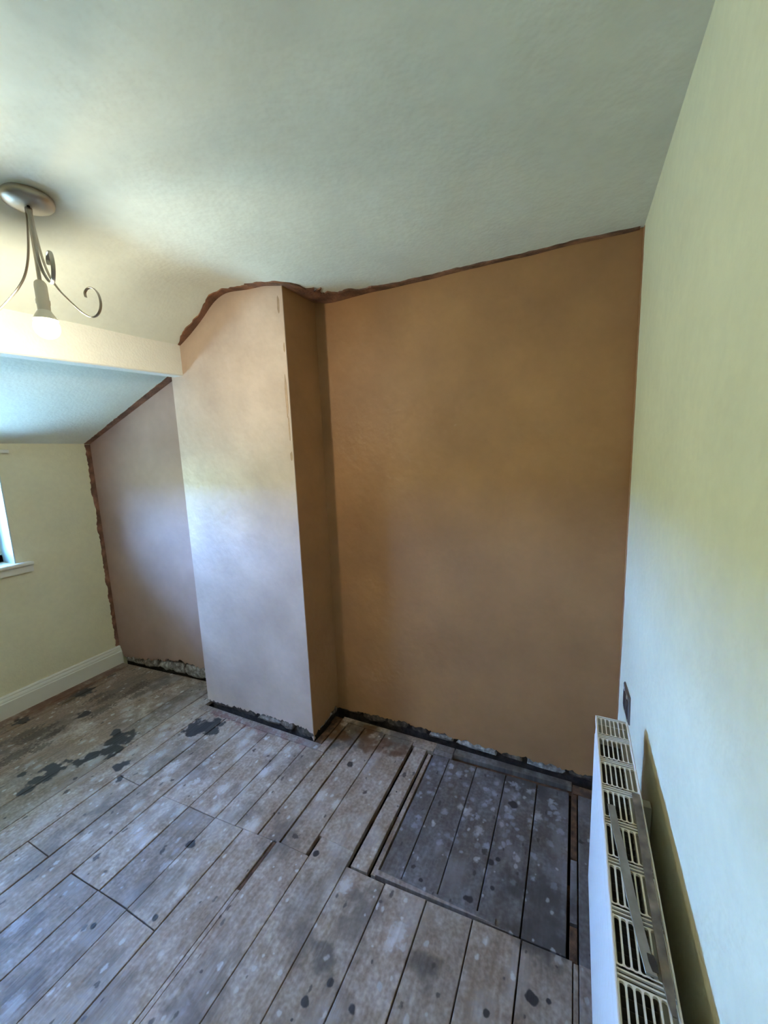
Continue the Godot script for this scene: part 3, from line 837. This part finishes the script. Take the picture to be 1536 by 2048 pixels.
# ---------------------------------------------------------------- radiator
func build_radiator() -> void:
	var xf := 0.068
	var xb := 0.140
	var y1 := 0.70
	var y0 := 0.20
	var z0 := -1.076
	var z1 := -0.11
	var r := root_at("radiator", Vector3((xf + xb) / 2.0, y0, (z0 + z1) / 2.0))
	tag(r, "white double panel radiator with a slotted top grille on the right wall", "radiator")
	var o := r.position
	var sub := func(v: Vector3) -> Vector3: return v - o
	# two water panels, each with a rolled top edge and pressed upright channels
	for side in 2:
		var st := mb()
		var prof := PackedVector2Array()
		var xo: float = xf if side == 0 else xb
		var s := 1.0 if side == 0 else -1.0
		for q in [[0.003, y0], [0.0, y0 + 0.012], [0.0, y1 - 0.052], [0.0012, y1 - 0.047], [0.0012, y1 - 0.044], [0.0022, y1 - 0.022], [0.0026, y1 - 0.010], [0.0038, y1 - 0.010], [0.0038, y1 - 0.052], [0.013, y1 - 0.070], [0.013, y0]]:
			prof.append(Vector2(xo + s * q[0], q[1]))
		prism(st, prof, z0 + 0.004, z1 - 0.004, func(u: float, v: float, w: float) -> Vector3: return sub.call(Vector3(u, v, w)))
		if side == 0:
			var k := 0
			while z0 + 0.05 + k * 0.0333 < z1 - 0.04:
				var zz := z0 + 0.05 + k * 0.0333
				hexa(st, [sub.call(Vector3(xf, y0 + 0.04, zz - 0.010)), sub.call(Vector3(xf, y0 + 0.04, zz + 0.010)), sub.call(Vector3(xf, y1 - 0.07, zz + 0.010)), sub.call(Vector3(xf, y1 - 0.07, zz - 0.010)),
					sub.call(Vector3(xf - 0.0008, y0 + 0.05, zz - 0.006)), sub.call(Vector3(xf - 0.0008, y0 + 0.05, zz + 0.006)), sub.call(Vector3(xf - 0.0008, y1 - 0.08, zz + 0.006)), sub.call(Vector3(xf - 0.0008, y1 - 0.08, zz - 0.006))])
				k += 1
		obj("panel", st, M.rad, r)
	# convector fins between the panels
	var ft := mb()
	var kk := 0
	while z0 + 0.012 + kk * 0.0135 < z1 - 0.01:
		var zz := z0 + 0.012 + kk * 0.0135
		hexa(ft, [sub.call(Vector3(xf + 0.014, y0 + 0.04, zz)), sub.call(Vector3(xb - 0.014, y0 + 0.04, zz)), sub.call(Vector3(xb - 0.014, y0 + 0.04, zz + 0.0008)), sub.call(Vector3(xf + 0.014, y0 + 0.04, zz + 0.0008)),
			sub.call(Vector3(xf + 0.014, y1 - 0.07, zz)), sub.call(Vector3(xb - 0.014, y1 - 0.07, zz)), sub.call(Vector3(xb - 0.014, y1 - 0.07, zz + 0.0008)), sub.call(Vector3(xf + 0.014, y1 - 0.07, zz + 0.0008))])
		kk += 1
	var fins := obj("convector_fins", ft, M.rad_in, r)
	fins.set_meta("kind", "stuff")
	# top grille
	var gt := mb()
	var pitch := 0.0808
	var lip := 0.0035
	var n_slots := 7
	var gw := (xb - xf - lip * 2.0) / n_slots
	var th := 0.004
	var zz0 := z0 + 0.004
	var secs := 0
	while zz0 + pitch * 0.9 < z1:
		var za := zz0 + (0.002 if secs == 0 else 0.0)
		var zc := zz0 + pitch - 0.0155
		for k in n_slots:
			var cell0 := Vector2(xf + lip + gw * k, za)
			var cell1 := Vector2(xf + lip + gw * (k + 1), zc)
			slot(gt, cell0, cell1, 0.0012, 0.0018, y1, th, o)
		# two cross bars between the slot fields
		for b in 2:
			var bz := zc + 0.0028 + b * 0.0062
			box(gt, sub.call(Vector3(xf + lip, y1 - th, bz)), sub.call(Vector3(xb - lip, y1 - 0.0005, bz + 0.0022)))
		zz0 += pitch
		secs += 1
	box(gt, sub.call(Vector3(xf, y1 - 0.013, z0)), sub.call(Vector3(xf + lip, y1 + 0.001, z1)), 0.0009)
	box(gt, sub.call(Vector3(xb - lip, y1 - 0.013, z0)), sub.call(Vector3(xb, y1 + 0.001, z1)), 0.0009)
	box(gt, sub.call(Vector3(xf + lip, y1 - 0.02, z0)), sub.call(Vector3(xb - lip, y1 + 0.0008, z0 + 0.003)))
	box(gt, sub.call(Vector3(xf + lip, y1 - 0.02, z1 - 0.008)), sub.call(Vector3(xb - lip, y1 + 0.0008, z1)))
	var gr := obj("top_grille", gt, M.rad, r)
	gr.set_meta("label", "white slotted top grille")
	for zz in [z0 + 0.003, z1 - 0.003]:
		var et := mb()
		box(et, sub.call(Vector3(xf + 0.004, y0 + 0.02, zz - 0.003)), sub.call(Vector3(xb - 0.004, y1 - 0.02, zz + 0.003)), 0.001)
		obj("side_cover", et, M.rad, r)
	# hanging brackets to the wall
	for zz in [-0.955, -0.25]:
		var bt := mb()
		box(bt, sub.call(Vector3(xb - 0.002, y0 + 0.05, zz - 0.010)), sub.call(Vector3(XR - 0.001, y1 - 0.11, zz + 0.010)), 0.002)
		obj("wall_bracket", bt, M.rad, r)
	# tail pipes down to the floor
	for zz in [z0 - 0.03, z1 + 0.03]:
		var pt := mb()
		strap(pt, [sub.call(Vector3(0.104, -0.015, zz)), sub.call(Vector3(0.104, 0.1, zz)), sub.call(Vector3(0.104, 0.225, zz)), sub.call(Vector3(0.104, 0.235, zz + (0.01 if zz < -0.5 else -0.01))), sub.call(Vector3(0.104, 0.238, zz + (0.036 if zz < -0.5 else -0.036)))], Vector3(1, 0, 0), 0.0075, 0.0075, 12)
		obj("pipe", pt, M.rad, r)

	# metal wall plate beyond the radiator, hanging a little askew
	var wp := root_at("wall_plate", Vector3(XR, 0.557, -1.405))
	tag(wp, "small dull metal plate fixed low on the right wall near the corner", "wall plate")
	wp.rotation = Vector3(deg_to_rad(-9.0), 0.0, 0.0)
	var wt := mb()
	hexa(wt, [Vector3(0.002, -0.043, -0.068), Vector3(0.002, -0.043, 0.068), Vector3(0.002, 0.043, 0.068), Vector3(0.002, 0.043, -0.068), Vector3(-0.006, -0.043, -0.068), Vector3(-0.006, -0.043, 0.068), Vector3(-0.006, 0.043, 0.068), Vector3(-0.006, 0.043, -0.068)], 0.003)
	obj("face_plate", wt, plain(Color(0.50, 0.46, 0.42), 0.35, 0.8), wp)
	for k in 2:
		wt = mb()
		var zc := -0.034 + 0.068 * k
		hexa(wt, [Vector3(-0.005, -0.030, zc - 0.024), Vector3(-0.005, -0.030, zc + 0.024), Vector3(-0.005, 0.022, zc + 0.024), Vector3(-0.005, 0.022, zc - 0.024), Vector3(-0.0075, -0.030, zc - 0.024), Vector3(-0.0075, -0.030, zc + 0.024), Vector3(-0.0075, 0.022, zc + 0.024), Vector3(-0.0075, 0.022, zc - 0.024)], 0.001)
		obj("insert", wt, plain(Color(0.16, 0.15, 0.14), 0.5), wp)
		wt = mb()
		hexa(wt, [Vector3(-0.005, 0.026, zc - 0.007), Vector3(-0.005, 0.026, zc + 0.007), Vector3(-0.005, 0.038, zc + 0.007), Vector3(-0.005, 0.038, zc - 0.007), Vector3(-0.009, 0.026, zc - 0.007), Vector3(-0.009, 0.026, zc + 0.007), Vector3(-0.0075, 0.038, zc + 0.007), Vector3(-0.0075, 0.038, zc - 0.007)], 0.001)
		obj("switch", wt, plain(Color(0.75, 0.72, 0.68), 0.3, 0.6), wp)

	# things lying on the grille
	var st := mb()
	var pts := [[Vector2(0.084, -0.789), 0.0062], [Vector2(0.0875, -0.74), 0.0062], [Vector2(0.0925, -0.70), 0.0066], [Vector2(0.099, -0.62), 0.0066], [Vector2(0.1065, -0.56), 0.0066], [Vector2(0.112, -0.524), 0.0066]]
	slat(st, pts, y1 + 0.0012, 0.004)
	var sk := obj("wooden_stick", st, world_mat(mottle(Color(0.55, 0.53, 0.49), 131, 128, 0.12, 0.15), 0.8, 6.0))
	tag(sk, "flat grey wooden stick lying at a slant across the radiator grille", "stick")
	st = mb()
	slat(st, [[Vector2(0.1135, -0.548), 0.004], [Vector2(0.1155, -0.538), 0.0052], [Vector2(0.117, -0.528), 0.0036]], y1 + 0.0053, 0.0006)
	obj("dark_blotch", st, plain(Color(0.2, 0.17, 0.14), 0.9), sk)
	st = mb()
	var sp := [[Vector2(0.1300, -0.838), 0.0064], [Vector2(0.1300, -0.80), 0.0072], [Vector2(0.1295, -0.75), 0.0060], [Vector2(0.1290, -0.70), 0.0066], [Vector2(0.1285, -0.66), 0.0056], [Vector2(0.1290, -0.61), 0.0062], [Vector2(0.1285, -0.56), 0.0054], [Vector2(0.1295, -0.525), 0.0060], [Vector2(0.1300, -0.505), 0.0046], [Vector2(0.1310, -0.490), 0.0022]]
	slat(st, sp, y1 + 0.0012, 0.0028)
	var du := obj("dusty_strip", st, world_mat(mottle(Color(0.47, 0.43, 0.38), 132, 128, 0.3, 0.3, Color(0.8, 0.78, 0.74), 0.03), 0.95, 5.0))
	tag(du, "dirty brown-grey strip lying along the wall edge of the radiator grille", "strip")

func slat(st: SurfaceTool, pts: Array, y: float, t: float) -> void:
	for i in pts.size() - 1:
		var a: Vector2 = pts[i][0]
		var b: Vector2 = pts[i + 1][0]
		var wa: float = pts[i][1]
		var wb: float = pts[i + 1][1]
		var P := []
		for h in [y, y + t]:
			P.append_array([Vector3(a.x - wa, h, a.y), Vector3(a.x + wa, h, a.y), Vector3(b.x + wb, h, b.y), Vector3(b.x - wb, h, b.y)])
		hexa(st, P)

# one cell of the grille: a rectangle with a round-ended slot through it
func slot(st: SurfaceTool, c0: Vector2, c1: Vector2, mx: float, mz: float, y: float, th: float, o: Vector3) -> void:
	var hw := (c1.x - c0.x) / 2.0
	var hl := (c1.y - c0.y) / 2.0
	var c := (c0 + c1) / 2.0
	var ix := hw - mx
	var iz := hl - mz
	var r := minf(ix, iz) * 0.9
	var inner := []
	var outer := []
	for q in 4:
		var sx: float = [1, -1, -1, 1][q]
		var sz: float = [1, 1, -1, -1][q]
		for k in 4:
			var a := (q + k / 3.0) * PI / 2.0
			inner.append(c + Vector2(sx * (ix - r) + cos(a) * r, sz * (iz - r) + sin(a) * r))
			if k == 0:
				outer.append(c + (Vector2(sx * hw, sz * (iz - r)) if q % 2 == 0 else Vector2(sx * (ix - r), sz * hl)))
			elif k == 3:
				outer.append(c + (Vector2(sx * (ix - r), sz * hl) if q % 2 == 0 else Vector2(sx * hw, sz * (iz - r))))
			else:
				outer.append(c + Vector2(sx * hw, sz * hl))
	var n := inner.size()
	for i in n:
		var j := (i + 1) % n
		var A := Vector3(inner[i].x, y, inner[i].y) - o
		var B := Vector3(inner[j].x, y, inner[j].y) - o
		var C := Vector3(outer[j].x, y, outer[j].y) - o
		var D := Vector3(outer[i].x, y, outer[i].y) - o
		tri(st, A, B, C, Vector3.UP)
		if outer[i].distance_to(outer[j]) > 0.00001:
			tri(st, A, C, D, Vector3.UP)
		var t := Vector3(0, th, 0)
		var mid := Vector3(c.x, y, c.y) - o
		face(st, A, B, B - t, A - t, mid - A)

# ---------------------------------------------------------------- light fitting
func build_pendant() -> void:
	var top := ceiling_y(BULB.x, BULB.z) + 0.004
	var p := root_at("pendant_light", Vector3(BULB.x, top, BULB.z))
	tag(p, "brushed metal ceiling light with curled arms and one bare lit bulb", "ceiling light")
	var st := mb()
	lathe(st, [Vector2(0.0575, 0.0), Vector2(0.0585, -0.006), Vector2(0.0570, -0.012), Vector2(0.052, -0.018), Vector2(0.043, -0.0225), Vector2(0.030, -0.0255), Vector2(0.014, -0.027), Vector2(0.0, -0.0275)], 48, Vector3.ZERO)
	var rose := obj("ceiling_rose", st, M.nickel, p)
	st = mb()
	lathe(st, [Vector2(0.0034, -0.024), Vector2(0.0034, -0.029), Vector2(0.002, -0.0305), Vector2(0.0, -0.031)], 12, Vector3(0.012, 0, 0.005))
	obj("screw", st, M.void_dark, rose)
	st = mb()
	lathe(st, [Vector2(0.0, -0.024), Vector2(0.008, -0.026), Vector2(0.0085, -0.034), Vector2(0.0052, -0.042), Vector2(0.0048, -0.10), Vector2(0.0048, top * -1.0 + 1.886), Vector2(0.0, top * -1.0 + 1.885)], 16, Vector3.ZERO)
	obj("rod", st, M.nickel, p)
	# three scrolled arms
	var prof := [Vector2(0.006, 2.068), Vector2(0.0075, 2.04), Vector2(0.012, 1.995), Vector2(0.021, 1.945), Vector2(0.035, 1.905), Vector2(0.055, 1.875), Vector2(0.079, 1.85), Vector2(0.105, 1.826), Vector2(0.128, 1.808), Vector2(0.148, 1.798), Vector2(0.166, 1.800), Vector2(0.179, 1.812), Vector2(0.184, 1.830), Vector2(0.180, 1.850), Vector2(0.167, 1.864), Vector2(0.150, 1.866), Vector2(0.139, 1.857), Vector2(0.140, 1.846)]
	var cv := Curve2D.new()
	for i in prof.size():
		var tan_: Vector2 = (prof[mini(i + 1, prof.size() - 1)] - prof[maxi(i - 1, 0)]) / 6.0
		cv.add_point(prof[i], -tan_, tan_)
	cv.bake_interval = 0.004
	var baked := cv.get_baked_points()
	var right := Vector3(0.9015, 0, -0.4328)
	var away := Vector3(-0.4328, 0, -0.9015)
	for arm in [[350.0, 0.97, 1.045], [315.0, 1.35, 0.90], [185.0, 1.0, 1.0]]:
		var ang: float = arm[0]
		var d: Vector3 = right * cos(deg_to_rad(ang)) + away * sin(deg_to_rad(ang))
		var side := d.cross(Vector3.UP).normalized()
		var path := []
		for q in baked:
			path.append(d * (0.006 + (q.x - 0.006) * arm[1]) + Vector3(0, 2.068 - (2.068 - q.y) * arm[2] - top, 0))
		st = mb()
		strap(st, path, side, 0.0042, 0.0017, 10)
		obj("arm", st, M.nickel, p)
	st = mb()
	var hb: float = 1.892 - top
	lathe(st, [Vector2(0.0, hb), Vector2(0.009, hb - 0.001), Vector2(0.013, hb - 0.006), Vector2(0.0145, hb - 0.014), Vector2(0.0145, hb - 0.048), Vector2(0.0160, hb - 0.050), Vector2(0.0160, hb - 0.060), Vector2(0.0148, hb - 0.062), Vector2(0.0148, hb - 0.076), Vector2(0.012, hb - 0.078), Vector2(0.0, hb - 0.078)], 24, Vector3.ZERO)
	obj("lamp_holder", st, M.holder, p)
	# opaque neck added to the bulb, widened to keep its light off the ceiling
	st = mb()
	var bc: float = BULB.y - top
	lathe(st, [Vector2(0.0125, bc + 0.046), Vector2(0.0165, bc + 0.040), Vector2(0.0225, bc + 0.030), Vector2(0.0260, bc + 0.0230), Vector2(0.0275, bc + 0.0190)], 32, Vector3.ZERO)
	obj("neck_shade", st, M.trim, p)
	st = mb()
	var bp := [Vector2(0.0115, bc + 0.044), Vector2(0.0135, bc + 0.036), Vector2(0.020, bc + 0.026)]
	for k in range(3, 17):
		var a := PI * k / 16.0
		bp.append(Vector2(0.0300 * sin(a), bc + 0.0300 * cos(a)))
	lathe(st, bp, 32, Vector3.ZERO)
	var glow := plain(Color(1, 0.95, 0.85), 0.4)
	glow.emission_enabled = true
	glow.emission = Color(1.0, 0.93, 0.80)
	glow.emission_energy_multiplier = 3.0
	var bulb := obj("bulb", st, glow, p)
	bulb.set_meta("label", "glowing round light bulb")
	var l := OmniLight3D.new()
	l.name = "bulb_light"
	l.position = BULB
	l.light_color = BULB_COLOR
	l.light_energy = BULB_ENERGY
	l.omni_range = 12.0
	l.omni_attenuation = 2.0
	l.light_size = 0.025
	l.shadow_enabled = true
	add_child(l)

# ---------------------------------------------------------------- camera, sky, exposure
const BULB_COLOR := Color(1.0, 0.967, 0.857)
const BULB_ENERGY := 0.395
const SKY_ENERGY := 9.0

func _ready() -> void:
	var cam := Camera3D.new()
	cam.name = "camera"
	cam.fov = rad_to_deg(2.0 * atan(1024.0 / 788.49))
	cam.near = 0.02
	cam.far = 200.0
	cam.position = Vector3(0, 1.4, 0)
	cam.basis = Basis.from_euler(Vector3(deg_to_rad(-8.559), deg_to_rad(25.958), deg_to_rad(-2.2015)), EULER_ORDER_YXZ)
	cam.current = true
	add_child(cam)
	var env := Environment.new()
	var sm := ProceduralSkyMaterial.new()
	sm.sky_top_color = Color(0.47, 0.68, 1.0)
	sm.sky_horizon_color = Color(0.555, 0.745, 1.0)
	sm.sky_curve = 0.15
	sm.sky_energy_multiplier = SKY_ENERGY
	sm.ground_horizon_color = Color(0.34, 0.41, 0.34)
	sm.ground_bottom_color = Color(0.58, 0.76, 0.92)
	sm.ground_curve = 0.9
	sm.ground_energy_multiplier = SKY_ENERGY * 1.05
	sm.sun_angle_max = 0.0
	var sky := Sky.new()
	sky.sky_material = sm
	env.background_mode = Environment.BG_SKY
	env.sky = sky
	env.tonemap_mode = Environment.TONE_MAPPER_LINEAR
	env.tonemap_exposure = 1.0
	env.sdfgi_enabled = true
	env.ssao_enabled = true
	env.ssil_enabled = true
	var we := WorldEnvironment.new()
	we.name = "surroundings"
	we.environment = env
	add_child(we)

	rng.seed = 4
	rough.seed = 9
	rough.frequency = 0.02
	rough.fractal_octaves = 3
	materials()
	var glass := plain(Color(0.9, 0.97, 1.0, 0.06), 0.02)
	glass.transparency = BaseMaterial3D.TRANSPARENCY_ALPHA
	M.glass = glass

	build_walls()
	build_ceiling()
	build_floor()
	build_radiator()
	build_pendant()
